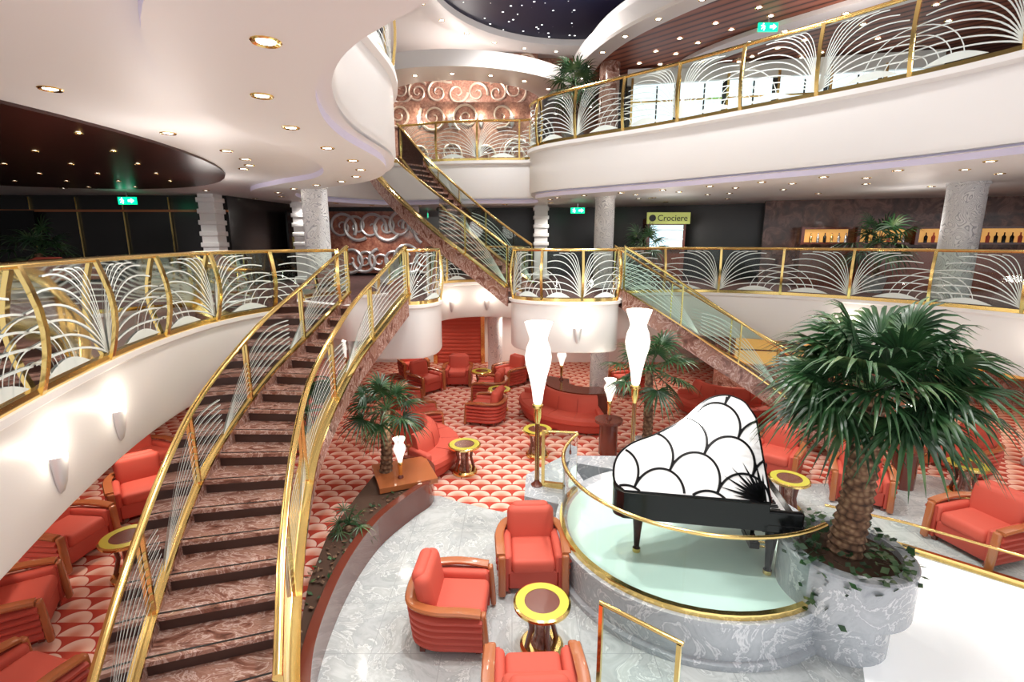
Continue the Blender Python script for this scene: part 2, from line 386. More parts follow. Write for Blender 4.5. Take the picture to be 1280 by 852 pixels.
mb = MB(); mb.box((1, 7.7, 11.05), (34, 24, .1), 'ceil'); mb.build('ceiling')
wall('wall_lower_back', (-16,18.6), (18,18.6), 0, C1, 'white')
mb = MB(); mb.box((-2.0,18.45,1.05), (1.7,.1,2.1), 'redblind')
for i in range(14): mb.rbox((-2.0,18.36,.12+.145*i), (1.6,.05,.1), .02, 'leather')
mb.box((-2.9,18.38,1.08), (.14,.2,2.16), 'brass'); mb.box((-1.1,18.38,1.08), (.14,.2,2.16), 'brass'); mb.build('door_1')
wall('wall_lower_left_panel', (-16,13.5), (-7,14.0), 0, C1, 'brown')
wall('wall_lower_right_panel', (6.5,15.5), (18,12.5), 0, C1, 'brown')
mb = MB()
for i in range(6):
    x = 7.6+i*1.7; y = 15.5-(x-6.5)*.261-.1; mb.box((x,y,1.25), (1.2,.05,.9), 'lit_amber', -.255); mb.box((x,y-.02,1.25), (1.2,.1,.04), 'dwood', -.255)
    for zz in (.78,1.72): mb.box((x,y-.02,zz), (1.3,.12,.06), 'brass', -.255)
    for xx in (-.62,.62): mb.box((x+xx,y-.02-xx*.255,1.25), (.06,.12,1.0), 'brass', -.255)
mb.build('display_cabinet')
wall('wall_middle_left', (-16,13.4), (-7.6,13.6), Z1, C2, 'dark')
wall('wall_middle_left_return', (-7.6,13.6), (-7.2,18.6), Z1, C2, 'dark')
wall('wall_middle_back', (-7.2,18.6), (3.2,18.6), Z1, C2, 'dark')
wall('wall_middle_right', (3.2,18.6), (8.2,16.4), Z1, C2, 'dark')
wall('wall_middle_bar', (7.6,15.4), (18,12.6), Z1, C2, 'barwall')
mb = MB()
for i in range(7): mb.box((-15+i*1.2, 13.36+.02*i, 4.5), (.03,.03,2.4), 'brass')
mb.box((-11.6,13.4,5.35), (8.2,.1,.06), 'wood', .024); mb.box((-13.0,13.25,4.9), (1.2,.04,.9), 'black', .024)
mb.build('trim_1')
def bpillar(name, x, y, z0, z1, w=.42):
    mb = MB(); mb.box((x,y,(z0+z1)/2), (w,w,z1-z0), 'white')
    for k in range(5): mb.rbox((x,y,z1-.15-.28*k), (w+.08,w+.08,.12), .02, 'white')
    mb.rbox((x,y,z0+.1), (w+.14,w+.14,.2), .03, 'white'); mb.build(name)
bpillar('pillar', -7.75, 13.2, Z1, C2, .4); bpillar('pillar.001', -6.3, 15.3, Z1, C2, .38); bpillar('pillar.002', .95, 16.8, Z1, C2)
def col(name, x, y, z0, z1, r, m='relief'):
    mb = MB(); mb.lathe([(r*1.12,z0),(r*1.12,z0+.08),(r,z0+.1),(r,z1-.06),(r*1.08,z1-.05),(r*1.08,z1)], (x,y,0), m, 36); mb.build(name)
col('column', -4.3, 11.2, Z1, C2, .27); col('column.001', 2.5, 13.8, Z1, C2, .26); col('column.002', 9.35, 10.6, Z1, C2, .33)
col('column.003', 2.5, 13.8, 0, C1, .26); col('column.004', -.6, 17.3, 0, C1, .26); col('column.005', 11.0, 9.5, 0, C1, .33)
col('dark_column', 2.7, 14.9, Z2, 9.5, .28, 'brown')
def spiral(mb, cx, cz, y, R, turns, a0, m, w):
    pts = []
    K = 40
    for i in range(K+1):
        t = i/K; a = a0+turns*2*pi*t; r = R*(1-t*.88); pts.append((cx+r*math.cos(a), y, cz+r*math.sin(a)))
    mb.tube(pts, [w*(1.1-.7*i/K) for i in range(K+1)], m, 6)
def mural(name, x0, x1, z0, z1, y, mback, seed, R=.5, n=11, w=.07, ms='silver'):
    random.seed(seed); mb = MB(); mb.box(((x0+x1)/2, y, (z0+z1)/2), (x1-x0, .06, z1-z0), mback)
    for i in range(n):
        r = R*random.uniform(.7, 1); x = x0+r+(x1-x0-2*r)*i/(n-1)
        z = min(z1-r, max(z0+r, (z0+z1)/2+(.3 if i % 2 else -.3)*(z1-z0)))
        spiral(mb, x, z, y-.07, r, random.choice((1, -1))*random.uniform(1.3, 1.9), random.uniform(0, 6.28), ms, w)
    mb.build(name)
mural('swirl_mural', -6.9, -2.4, Z1+.1, 5.6, 18.3, 'bmural', 3, .6, 14, .06)
mb = MB(); mb.box((-7.05,16.6,4.45), (.06,1.3,2.1), 'black'); mb.box((-7.0,16.6,4.45), (.04,.7,.5), 'brass'); mb.box((-6.97,16.6,4.45), (.04,.6,.4), 'dark'); mb.build('door_2')
sg = bpy.data.objects.new('shop_sign', None); sc.collection.objects.link(sg)
mb2 = MB(); mb2.box((0,0,0), (1.3,.08,.34), 'signb'); o = mb2.build('board', (4.75,15.5,5.25), parent=sg)
mb2 = MB(); mb2.lathe([(0,-.02),(.1,-.02),(.1,.02),(0,.02)], (0,0,0), 'dark', 20); o = mb2.build('stand_in_mark', (4.25,15.44,5.25), parent=sg); o.rotation_euler = (pi/2,0,0)
tx = bpy.data.curves.new('lettering', 'FONT'); tx.body = 'Crociere'; tx.size = .25; tx.extrude = .005; tx.materials.append(M['dark'])
to = bpy.data.objects.new('lettering', tx); sc.collection.objects.link(to); to.location = (4.4,15.44,5.17); to.rotation_euler = (pi/2,0,0); to.parent = sg
mb = MB()
mb.box((4.75,15.9,4.3), (1.2,.5,1.9), 'dwood'); mb.box((4.75,15.62,4.7), (1.0,.04,.7), 'lit_blue')
for k in range(3): mb.box((4.75,15.58,4.35+.28*k), (1.0,.1,.03), 'white')
mb.build('shop_display')
mb = MB()
for i in range(6):
    x = 9.0+i*1.35; y = 15.0-(x-7.6)*.27-.10; zc = 4.72
    mb.box((x,y+.04,zc), (1.1,.06,.36), 'lit_amber', -.263); mb.box((x,y-.02,zc+.21), (1.2,.2,.05), 'dwood', -.263); mb.box((x,y-.02,zc-.21), (1.2,.2,.05), 'dwood', -.263); mb.box((x-.64,y+.1,zc), (.08,.2,.5), 'dwood', -.263)
    for k in range(6): mb.lathe([(.04,0),(.045,.16),(.015,.2),(.015,.27),(0,.27)], (x-.42+.17*k,y-.08+.1-.045*k,zc-.19), random.choice(['black','brass','chrome','leather']), 8)
mb.box((12.2,12.7,3.85), (9,.5,1.05), 'dwood', -.263); mb.build('bar_counter')
def exitsign(name, x, y, z):
    mb = MB(); mb.box((0,0,0), (.42,.05,.17), 'green'); w = M.setdefault('exitw', mat('exit_white', (1,1,1), .5, es=2))
    mb.add([(.03,-.03,-.025),(.03,-.03,.025),(.10,-.03,.025),(.10,-.03,.06),(.18,-.03,0),(.10,-.03,-.06),(.10,-.03,-.025)], [[0,1,2,3,4,5,6]], w)
    mb.tube([(-.12,-.03,.04),(-.11,-.03,.0),(-.08,-.03,-.03),(-.10,-.03,-.07)], .01, w, 6); mb.tube([(-.11,-.03,0),(-.15,-.03,-.045)], .01, w, 6); mb.tube([(-.16,-.03,.02),(-.11,-.03,.03),(-.07,-.03,.0)], .009, w, 6)
    mb.lathe([(0,-.016),(.016,0),(0,.016)], (-.11,-.03,.06), w, 8)
    mb.box((0,0,.14), (.03,.03,.14), 'chrome'); mb.build(name, (x,y,z))
exitsign('exit_sign', -9.2,12.3,5.52); exitsign('exit_sign.001', 2.0,15.6,5.48); exitsign('exit_sign.002', 5.55,11.9,9.12)

# ------------------------------------------------------------------ upper level structures
mb = MB(); mb.lathe([(0,10.93),(4.1,10.93)], (2.0,13.5,0), 'star', 60); mb.lathe([(4.1,11),(4.1,10.75),(4.25,10.7),(4.8,10.7),(4.85,11)], (2.0,13.5,0), 'white', 60); mb.build('ceiling_star_dome')
mb = MB(); mb.lathe([(2.6,9.35),(2.6,9.0),(2.75,8.95),(3.9,8.95),(3.9,9.35),(2.6,9.35)], (-1.6,17.7,0), 'white', 60); mb.build('ceiling_soffit_ring')
mb = MB(); mb.grid([[(p.x,p.y,9.3),(q.x,q.y,9.3)] for p, q in zip(crom([(-5.3,13.0),(-5.5,15),(-5.6,19.3)],8), crom([(-16,10),(-16,15),(-16,19.3)],8))], 'ceil'); mb.build('ceiling_upper_left', weld=False)
ue = [(2.6,19.2),(1.9,16.5),(1.9,14.6),(2.4,12.8),(3.4,11.1),(4.6,9.7),(5.8,8.3),(6.6,7),(7,5),(7,2)]
uo = [(5,19.4),(8,19.4),(11,19.4),(15,19.4),(18,18),(18,15),(18,12),(18,9),(18,6),(18,2)]
a = crom(ue,8); b2 = crom(uo,8); mb = MB()
mb.grid([[(p.x,p.y,9.35),(q.x,q.y,9.35)] for p,q in zip(a,b2)], 'slat')
pe = Path([(p.x,p.y,0) for p in a]); mb.sweep(pe, [(-.5,9.35),(-.5,9.28),(0,9.28),(.05,9.33),(.05,9.7),(-.3,9.75),(-.3,10.1)], 'white', closed=False, step=.2)
mb.sweep(pe, [(-3.4,9.34),(-3.4,9.24),(-2.6,9.24),(-2.6,9.34)], 'white', closed=False, step=.2)
mb.build('ceiling_upper_right', weld=False)
mural('branch_mural', -4.4, .9, 9.3, 10.95, 18.9, 'pmural', 5, .5, 14, .045, 'champ')
mural('branch_mural.001', -4.6, .6, Z2+.05, 8.95, 17.2, 'pmural', 8, .55, 9, .045, 'champ')
mb = MB()
for i in range(6):
    x = 4.0+i*1.25; y = 15.2-.25*i
    mb.box((x,y,8.05), (1.15,.05,1.7), 'window', -.2); mb.box((x-.6,y-.03,8.05), (.06,.1,2.0), 'brass', -.2)
    mb.box((x,y-.04,8.45), (1.15,.05,.04), 'brass', -.2); mb.box((x,y-.04,7.75), (1.15,.05,.04), 'brass', -.2); mb.box((x+.1,y+.0-.04,8.0), (.04,.05,1.7), 'dark', -.2)
mb.box((7.1,14.5,7.1), (7.8,.15,.3), 'dwood', -.2); mb.box((7.1,14.5,9.1), (7.8,.15,.4), 'white', -.2); mb.build('window_1')
wall('wall_upper_right', (2.9,16.0), (18,13.2), Z2, 9.3, 'dark')

# ------------------------------------------------------------------ downlights
mb = MB()
def dl(x, y, z, r=.05):
    mb.lathe([(r,0),(r*1.5,-.012),(r*1.65,-.004),(r*1.65,0)], (x,y,z), 'brass', 14); mb.disc((x,y,z-.004), r, 'down', 12)
for off, step, z in ((-.5, 1.0, C2-.09), (-2.1, 1.15, C2), (-3.3, 1.5, C2), (-5.0, 1.8, C2)):
    for p in e2.pts(step, off):
        if 2.2 < p.y < 17 and p.x < 17 and p.x > -14 and not (((p.x+8.6)/4.4)**2+((p.y-5.6)/6)**2 < 1.1): dl(p.x, p.y, z)
for p in e1.pts(1.5, -1.2)+e1.pts(1.9, -3.0):
    if 2 < p.y < 17.5: dl(p.x, p.y, C1)
for p in pe.pts(1.1, -.25): dl(p.x, p.y, 9.28)
for off in (-1.6,-2.2,-3.0,-4.2,-5.4):
    for p in pe.pts(1.2, off): dl(p.x, p.y, 9.34 if off != -3.0 else 9.24)
for i in range(20):
    a = 2*pi*i/20; dl(-1.6+3.3*math.cos(a), 17.7+3.3*math.sin(a), 8.95)
for i in range(26):
    a = 2*pi*i/26; dl(2.0+4.5*math.cos(a), 13.5+4.5*math.sin(a), 10.7)
for i in range(-4, 5):
    for j in range(-5, 6):
        x = i*1.0+(.5 if j % 2 else 0); y = j*1.1
        if (x/4.1)**2+(y/5.7)**2 < .96: dl(-8.6+x, 5.6+y, C2-.035, .026)
mb.build('ceiling_downlights', weld=False)
mb = MB(); K = 60
mb.prism([(-8.6+4.4*math.cos(2*pi*i/K), 5.6+6*math.sin(2*pi*i/K)) for i in range(K)], C2-.03, C2+.0, 'ovalwood'); mb.build('ceiling_dark_oval')

# ------------------------------------------------------------------ wall sconces
def sconce(name, p, nrm, s=1):
    nrm = Vector(nrm).normalized(); ang = math.atan2(nrm.y, nrm.x); mb = MB()
    mb.lathe([(0,-.2),(.03,-.17),(.06,-.08),(.08,.05),(.09,.16),(.08,.16),(.05,0),(0,-.1)], (0,0,0), 'silver', 16, -pi/2, pi/2)
    mb.lathe([(.07,.1),(0,.1)], (0,0,0), 'sconce', 12, -pi/2, pi/2)
    mb.build(name, p, ang)
    l = bpy.data.lights.new('sconce_bulb', 'POINT'); l.energy = 7*s; l.color = (1,.88,.72); l.shadow_soft_size = .04
    lo = bpy.data.objects.new('sconce_bulb', l); sc.collection.objects.link(lo); lo.location = Vector(p)+nrm*.13+Vector((0,0,.22))
k = 0
def sc_on(path, s0, z):
    global k
    p = path.at(s0, .035); r = path.at(s0, 1)-path.at(s0, 0); sconce('wall_sconce' if k == 0 else 'wall_sconce.%03d' % k, (p.x,p.y,z), r); k += 1
for xy in ((-4.02,4.02),(-4.4,5.25),(-1.9,15.2),(-.8,15.7),(.35,15),(1.4,10.5),(7.6,10.9),(9.3,8.2)):
    sc_on(e1, nearest(e1, xy), 2.6)
for i in range(5):
    sconce('wall_sconce.%03d' % (20+i), (-4.0+1.0*i, 17.12, 8.35), (0,-1,0), .6)
# ------------------------------------------------------------------ armchair
def armchair_mesh():
    mb = MB(); W = .43
    key = [(-W,-.40,0),(-W,-.1,0),(-W,.16,0),(-.34,.36,0),(-.15,.44,0),(.15,.44,0),(.34,.36,0),(W,.16,0),(W,-.1,0),(W,-.40,0)]
    p = Path(crom(key, 5))
    prof = [(.05,.06)]
    for i in range(5):
        z = .08+i*.09; prof += [(-.0-.005*i,z),(-.025-.01*i,z+.03),(-.025-.01*i,z+.06),(-.0-.005*i,z+.088)]
    prof += [(.03,.54),(.10,.54),(.10,.06)]
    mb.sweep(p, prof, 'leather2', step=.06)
    ck = [(-W-.01,-.38,.575),(-W-.02,-.15,.60),(-W-.02,.12,.60),(-.36,.38,.60),(-.16,.47,.60),(.16,.47,.60),(.36,.38,.60),(W+.02,.12,.60),(W+.02,-.15,.60),(W+.01,-.38,.575)]
    mid = Path([Vector(x) for x in crom(ck, 5)])
    mb.sweep(mid, [(-.04,-.03),(.05,-.03),(.07,-.01),(.07,.015),(.05,.025),(-.04,.025),(-.055,0)], 'wood', step=.06)
    for sx in (-1, 1):
        mb.rbox((sx*(W-.015),-.425,.30), (.10,.07,.56), .03, 'wood', (-.08,0,0))
        mb.rbox((sx*.34,-.06,.42), (.12,.66,.28), .05, 'leather')
    mb.rbox((0,-.08,.40), (.58,.66,.20), .07, 'leather')
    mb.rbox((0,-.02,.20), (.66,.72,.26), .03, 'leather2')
    mb.rbox((0,.27,.62), (.66,.20,.56), .095, 'leather', (-.16,0,0))
    mb.rbox((0,.345,.83), (.54,.17,.20), .083, 'leather', (-.2,0,0))
    for sx in (-1, 1):
        for sy in (-.34, .3): mb.box((sx*.33,sy,.03), (.06,.06,.06), 'dwood')
    return mb
chair0 = None; cn = 0
def chair(x, y, face, s=1, z=.013):
    global chair0, cn
    rz = face+pi/2
    if chair0 is None: chair0 = armchair_mesh().build('armchair', (x,y,z), rz); chair0.scale = (s,s,s)
    else: copy(chair0, 'armchair.%03d' % cn, (x,y,z), rz, s)
    cn += 1
R = math.radians
chair(.27,6.15,R(-88)); chair(-.70,5.17,R(-3)); chair(.22,3.93,R(92))
chair(7.05,6.75,R(195),1.05); chair(6.3,8.3,R(240))
chair(-6.6,6.6,R(-5)); chair(-5.95,5.1,R(30)); chair(-6.4,7.9,R(-50)); chair(-7.3,9.2,R(-20)); chair(-5.6,9.7,R(220)); chair(-5.0,8.3,R(200)); chair(-4.75,3.9,R(75))
chair(-2.2,11.5,R(20)); chair(-.65,12.2,R(165)); chair(-2.7,14.8,R(-40)); chair(-1.75,15.6,R(-90)); chair(-.65,14.0,R(170)); chair(-.05,15.6,R(220)); chair(.75,16.2,R(-120)); chair(-3.4,16.5,R(-60)); chair(-2.9,12.7,R(0)); chair(3.6,14.8,R(200)); chair(9.2,9.4,R(200)); chair(10.5,8.0,R(170)); chair(5.3,9.3,R(230))
for x, y, f in ((-6.4,7.4,-30),(-7.6,9.0,20),(-6.2,9.4,200),(-8.4,6.0,10),(-6.6,5.2,60),(-9.5,8.0,-40),(-7.0,11.2,-90),(-9.6,10.2,-70)): chair(x, y, R(f), 1, Z1+.001)
tab0 = None; tn = 0
def table(x, y, s=1):
    global tab0, tn
    if tab0 is None:
        mb = MB()
        mb.lathe([(0,.60),(.20,.60)], (0,0,0), 'dwood', 36); mb.lathe([(.20,.60),(.20,.604),(.30,.604),(.30,.60)], (0,0,0), 'yel', 36)
        mb.lathe([(.30,.602),(.325,.59),(.325,.56),(.30,.55),(0,.55)], (0,0,0), 'brass', 36)
        for i in range(4):
            a = i*pi/2+.4; mb.tube([(.17*math.cos(a),.17*math.sin(a),.55),(.13*math.cos(a),.13*math.sin(a),.3),(.19*math.cos(a),.19*math.sin(a),.06)], .03, 'dwood', 8)
        mb.lathe([(.0,.56),(.12,.55),(.08,.4),(.08,.2),(.13,.07)], (0,0,0), 'brown', 24)
        mb.lathe([(.25,0),(.25,.04),(.22,.07),(0,.07)], (0,0,0), 'brass', 32)
        tab0 = mb.build('cocktail_table', (x,y,.013)); tab0.scale = (s,s,s)
    else: copy(tab0, 'cocktail_table.%03d' % tn, (x,y,.013), 0, s)
    tn += 1
for x, y in ((.34,4.9),(-5.3,6.15),(4.75,7.85),(-.95,9.3),(-.95,14.95),(-.35,13.05),(.55,10.1),(-6.0,10.6),(8.3,8.4)): table(x, y)
def sofa(name, cx, cy, r, a0, a1):
    n = 24; mb = MB()
    def arc(rr): return Path([(cx+rr*math.cos(a0+(a1-a0)*i/n), cy+rr*math.sin(a0+(a1-a0)*i/n), 0) for i in range(n+1)])
    p = arc(r)
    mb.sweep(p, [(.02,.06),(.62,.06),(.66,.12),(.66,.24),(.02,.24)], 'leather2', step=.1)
    mb.sweep(p, [(.15,.24),(.66,.24),(.71,.28),(.71,.38),(.66,.44),(.3,.45),(.15,.43)], 'leather', step=.1)
    mb.sweep(p, [(0,.06),(.12,.3),(.26,.42),(.24,.6),(.19,.78),(.12,.84),(.03,.84),(-.03,.78),(-.04,.4)], 'leather', step=.1)
    for i in range(1, 5):
        s0 = p.len*i/5; mb.tube([p.at(s0,.27,.46),p.at(s0,.255,.6),p.at(s0,.21,.78)], .008, 'leather2', 5); mb.tube([p.at(s0,.3,.455),p.at(s0,.68,.44)], .008, 'leather2', 5)
    for s0 in (0, p.len):
        mb.tube([p.at(s0,-.02,.06),p.at(s0,-.02,.6)], .06, 'wood', 10); mb.rbox(p.at(s0,.3,.32), (.14,.6,.5), .05, 'leather', (0,0,math.atan2(p.at(s0,1).y-p.at(s0,0).y, p.at(s0,1).x-p.at(s0,0).x)-pi/2))
    mb.build(name, weld=False)
sofa('curved_sofa', -2.55, 9.8, .75, R(-45), R(95)); sofa('curved_sofa.001', 2.0, 12.9, 1.1, R(165), R(275)); sofa('curved_sofa.002', 6.0, 13.2, .8, R(180), R(300))

# ------------------------------------------------------------------ lamps
def torch(name, x, y, z0, z1, vh, s=1):
    mb = MB(); vb = z1-vh
    k2 = vh/1.36
    prof = [(.05,0),(.075,.05),(.10,.25),(.15,.5),(.20,.68),(.215,.8),(.19,.95),(.15,1.05),(.14,1.1),(.17,1.2),(.215,1.33),(.22,1.36),(.2,1.36),(.13,1.12),(0,1.1)]
    mb.lathe([(a*s,vb+b3*k2) for a,b3 in prof], (x,y,0), 'glow', 32)
    mb.lathe([(.05*s,vb+.02),(.09*s,vb-.0),(.095*s,vb-.04),(.07*s,vb-.06),(.065*s,vb-.2),(.04*s,vb-.3),(.03*s,vb-.34)], (x,y,0), 'brass', 24)
    mb.tube([(x,y,vb-.3),(x,y,z0+.05)], .035*s, 'dwood', 12)
    for i in range(6):
        a = i*pi/3; mb.tube([(x+.034*s*math.cos(a),y+.034*s*math.sin(a),vb-.3),(x+.034*s*math.cos(a),y+.034*s*math.sin(a),z0+.05)], .005*s, 'brass', 5)
    mb.lathe([(.10*s,z0),(.10*s,z0+.02),(.05*s,z0+.06),(.04*s,z0+.10)], (x,y,0), 'dwood', 24); mb.build(name)
    l = bpy.data.lights.new('torch_bulb', 'POINT'); l.energy = 26*s*vh; l.color = (1,.90,.76); l.shadow_soft_size = .1
    lo = bpy.data.objects.new('torch_bulb', l); sc.collection.objects.link(lo); lo.location = (x,y,z1+.12)
torch('torchiere_floor_lamp', .42, 7.72, .55, 3.33, 1.36); torch('torchiere_floor_lamp.001', 2.2, 8.5, .55, 3.42, 1.36)
torch('torch_table_lamp', -1.95, 8.05, .52, 1.25, .45, .5); torch('torch_table_lamp.001', 1.35, 13.1, .86, 1.75, .5, .6); torch('torch_table_lamp.002', 2.1, 10.2, .8, 1.7, .5, .6); torch('torch_table_lamp.003', 7.4, 8.7, .8, 1.6, .5, .6)
mb = MB(); mb.prism([(.2,7.35),(.75,7.1),(1.25,7.75),(1.1,8.6),(2.1,8.2),(2.6,8.5),(2.5,8.85),(1.0,8.9),(.25,8.1)], .012, .55, 'marble2'); mb.build('marble_plinth')
mb = MB(); mb.lathe([(.9,.013),(.9,.8),(1.1,.8),(1.1,.86),(.5,.86),(.5,.013)], (2.0,12.9,0), 'dwood', 30, R(150), R(300)); mb.build('sofa_ledge')
mb = MB(); mb.lathe([(0,.8),(.3,.8),(.3,.74),(.2,.7),(.2,.013)], (2.1,10.2,0), 'dwood', 24); mb.build('lamp_pedestal')
mb = MB(); mb.lathe([(0,.8),(.3,.8),(.3,.74),(.2,.7),(.2,.013)], (7.4,8.7,0), 'dwood', 24); mb.build('lamp_pedestal.001')

# ------------------------------------------------------------------ planting bed beside stair
bk = [(-1.85,3.6,0),(-2.12,4.5,0),(-2.2,5.7,0),(-2.05,6.8,0),(-1.7,7.6,0),(-1.45,8.1,0),(-1.6,8.75,0),(-2.2,9.0,0)]
p = Path(crom(bk, 8)); mb = MB()
mb.sweep(p, [(-.04,.013),(.04,.013),(.04,.44),(.06,.46),(.06,.5),(-.06,.5),(-.06,.46),(-.04,.44)], 'dwood', step=.1)
L1 = [(q.x,q.y) for q in p.pts(.3, -.05)]; L2 = [(-2.45,9.0),(-2.6,7.6),(-2.68,6.5),(-2.55,5.5),(-2.25,4.4),(-2.0,3.7)]
mb.prism([(a,b3) for a,b3 in L1]+L2, .02, .4, 'soil')
rnd = random.Random(8)
for i in range(160):
    t = rnd.random(); q = p.at(p.len*t*.9+.3, -rnd.uniform(.1,.4)); t1 = Vector((rnd.uniform(-1,1),rnd.uniform(-1,1),rnd.uniform(-.3,.5))).normalized(); t2 = t1.cross(Vector((.3,.2,1))).normalized(); s2 = rnd.uniform(.02,.05); c = q+Vector((0,0,.41+rnd.uniform(0,.04)))
    mb.add([c-t1*s2, c+t2*s2*.7, c+t1*s2*1.1, c-t2*s2*.7], [[0,1,2,3]], 'leaf' if i % 3 == 0 else 'bark')
mb.box((-1.95,8.3,.47), (1.0,1.0,.09), 'wood', .4); mb.build('planting_bed')

# ------------------------------------------------------------------ palms
def fan_leaf(mb, o, d, size, pet, nb=22, droop=.35, rnd=random):
    d = d.normalized(); side = d.cross(Vector((0,0,1)))
    side = side.normalized() if side.length > .05 else Vector((1,0,0))
    up = side.cross(d).normalized()
    tilt = rnd.uniform(-.5,.5); side2 = side*math.cos(tilt)+up*math.sin(tilt); up = side2.cross(d).normalized(); side = side2
    hub = o+d*pet+Vector((0,0,-.08*pet))
    mb.tube([o, o+d*pet*.5+Vector((0,0,.03)), hub], [.014,.01,.008], 'leaf', 5, cap=False)
    for i in range(nb):
        a = R(-118+236*i/(nb-1)+rnd.uniform(-3,3)); dir2 = (d*math.cos(a)+side*math.sin(a)).normalized()
        Ls = size*(1-.28*abs(a)/2.1)*rnd.uniform(.9,1.08); wv = dir2.cross(up).normalized(); rows = []
        for j, t in enumerate((0,.3,.6,.82,1)):
            w = (.006,.022,.019,.010,.001)[j]*size/.6
            c = hub+dir2*Ls*t+up*(.05*Ls*math.sin(pi*t))+Vector((0,0,-droop*Ls*t**2.6))
            rows.append([c-wv*w, c-up*w*.5, c+wv*w])
        mb.grid(rows, 'leaf')
def palm(name, base, h, n, size, pet, seed, lean=(0,0), trunk=.11, nb=22, pot=False, el0=82, el1=125, droop=.35):
    rnd = random.Random(seed); mb = MB(); b3 = Vector(base); top = b3+Vector((lean[0],lean[1],h))
    if pot: mb.lathe([(.2,0),(.28,.4),(.3,.42),(.26,.42),(.0,.38)], base, 'marble2', 24)
    if trunk:
        K = int(h/.05)+2; pts = []; rs = []
        for i in range(K+1):
            t = i/K; pts.append(b3.lerp(top, t)+Vector((.02*math.sin(5*t),.02*math.cos(4*t),0))); rs.append(trunk*(1.25-.35*t)*(1.1 if i % 2 else .92))
        mb.tube(pts, rs, 'bark', 14)
    for i in range(n):
        t = (i+.5)/n; az = i*2.39996+rnd.uniform(-.2,.2); el = R(el0-el1*t**.85)
        d2 = Vector((math.cos(az)*math.cos(el), math.sin(az)*math.cos(el), math.sin(el)))
        fan_leaf(mb, top+Vector((0,0,.02)), d2, size*rnd.uniform(.85,1.1), pet*rnd.uniform(.7,1.15), nb, droop=droop, rnd=rnd)
    return mb.build(name, weld=False)
PX, PY = 3.84, 5.12
mb = MB(); mb.lathe([(.52,.013),(.52,.50),(.58,.54),(.68,.58),(.68,1.13),(.66,1.15),(.54,1.15),(.54,1.05)], (PX,PY,0), 'marble2', 56); mb.lathe([(0,1.08),(.54,1.07)], (PX,PY,0), 'soil', 30)
rnd = random.Random(3)
for i in range(260):
    a = rnd.uniform(0,2*pi); r = rnd.uniform(.25,.66) if i % 3 else rnd.uniform(.55,.72); z = 1.15 if r < .68 else 1.15-rnd.uniform(0,.15)
    if 3.5 < a < 4.3 and i % 2: r = .71; z = 1.15-rnd.uniform(0,.65)
    c = Vector((PX+r*math.cos(a), PY+r*math.sin(a), z+rnd.uniform(.0,.08))); t1 = Vector((rnd.uniform(-1,1),rnd.uniform(-1,1),rnd.uniform(-.3,.5))).normalized(); t2 = t1.cross(Vector((rnd.uniform(-1,1),rnd.uniform(-1,1),1))).normalized(); s2 = rnd.uniform(.035,.06)
    mb.add([c-t1*s2, c+t2*s2*.7, c+t1*s2*1.1, c-t2*s2*.7], [[0,1,2,3]], 'leaf')
mb.build('marble_planter', weld=False)
palm('potted_palm', (PX,PY,1.05), 1.95, 36, .78, .62, 11, (.08,.02), .14, 26, el0=72, el1=98, droop=.45)
palm('potted_palm.001', (-2.3,8.3,.38), 1.3, 18, .5, .45, 4, (.1,0), .09, 18)
palm('potted_palm.002', (2.85,9.9,.012), 1.95, 18, .6, .6, 9, (0,0), .09, 18, True)
palm('potted_palm.003', (1.55,13.5,Z2), 1.55, 24, .5, .45, 13, (0,0), .06, 16, True)
palm('potted_palm.004', (3.7,14.2,Z1), 1.1, 14, .5, .45, 15, (0,0), .07, 14, True)
palm('potted_palm.005', (9.0,12.4,Z1), 1.2, 16, .6, .5, 16, (0,0), .07, 14, True)
palm('potted_palm.006', (-10.5,11.2,Z1), 1.0, 14, .5, .5, 17, (0,0), .07, 12, True)
palm('bed_fern', (-2.4,6.6,.38), .12, 10, .26, .2, 21, (0,0), .05, 10)

# ------------------------------------------------------------------ piano stage
CX, CY, RS = 2.5, 6.42, 1.82
mb = MB(); mb.lathe([(RS+.06,.013),(RS+.06,.08),(RS,.1),(RS,.52),(RS+.05,.55),(RS+.05,.6),(RS-.12,.6)], (CX,CY,0), 'marble2', 72); mb.lathe([(RS-.12,.6),(0,.6)], (CX,CY,0), 'plate', 72); mb.build('piano_stage')
arc = Path([(CX+(RS-.04)*math.cos(R(a)), CY+(RS-.04)*math.sin(R(a)), .6) for a in range(145, 303, 3)])
mb = MB(); balustrade('', arc, h=.97, panel=20, posts=False, fan=False, mb=mb, railr=.022); mb.build('stage_railing', weld=False)
mb = MB(); pp = Path([(.5,7.72,.55),(1.06,7.5,.6)]); balustrade('', pp, h=.97, panel=2, posts=True, fan=False, bow=0, mb=mb, railr=.02, gm='glass2'); mb.build('stage_railing.001', weld=False)
mb = MB(); pp = Path([(.87,4.29,.013),(1.52,3.77,.013)]); balustrade('', pp, h=1.08, panel=2, posts=True, fan=False, bow=0, mb=mb, railr=.02, pw=.02, gm='glass2'); mb.build('stage_railing.002', weld=False)
mb = MB(); pp = Path([(5.0,7.25,.03),(5.9,6.75,.03),(6.95,5.85,.03),(8.4,4.5,.03)]); balustrade('', pp, h=.42, panel=1.5, posts=False, fan=False, bow=0, mb=mb, railr=.02, gm='glass2'); mb.build('stage_railing.003', weld=False)
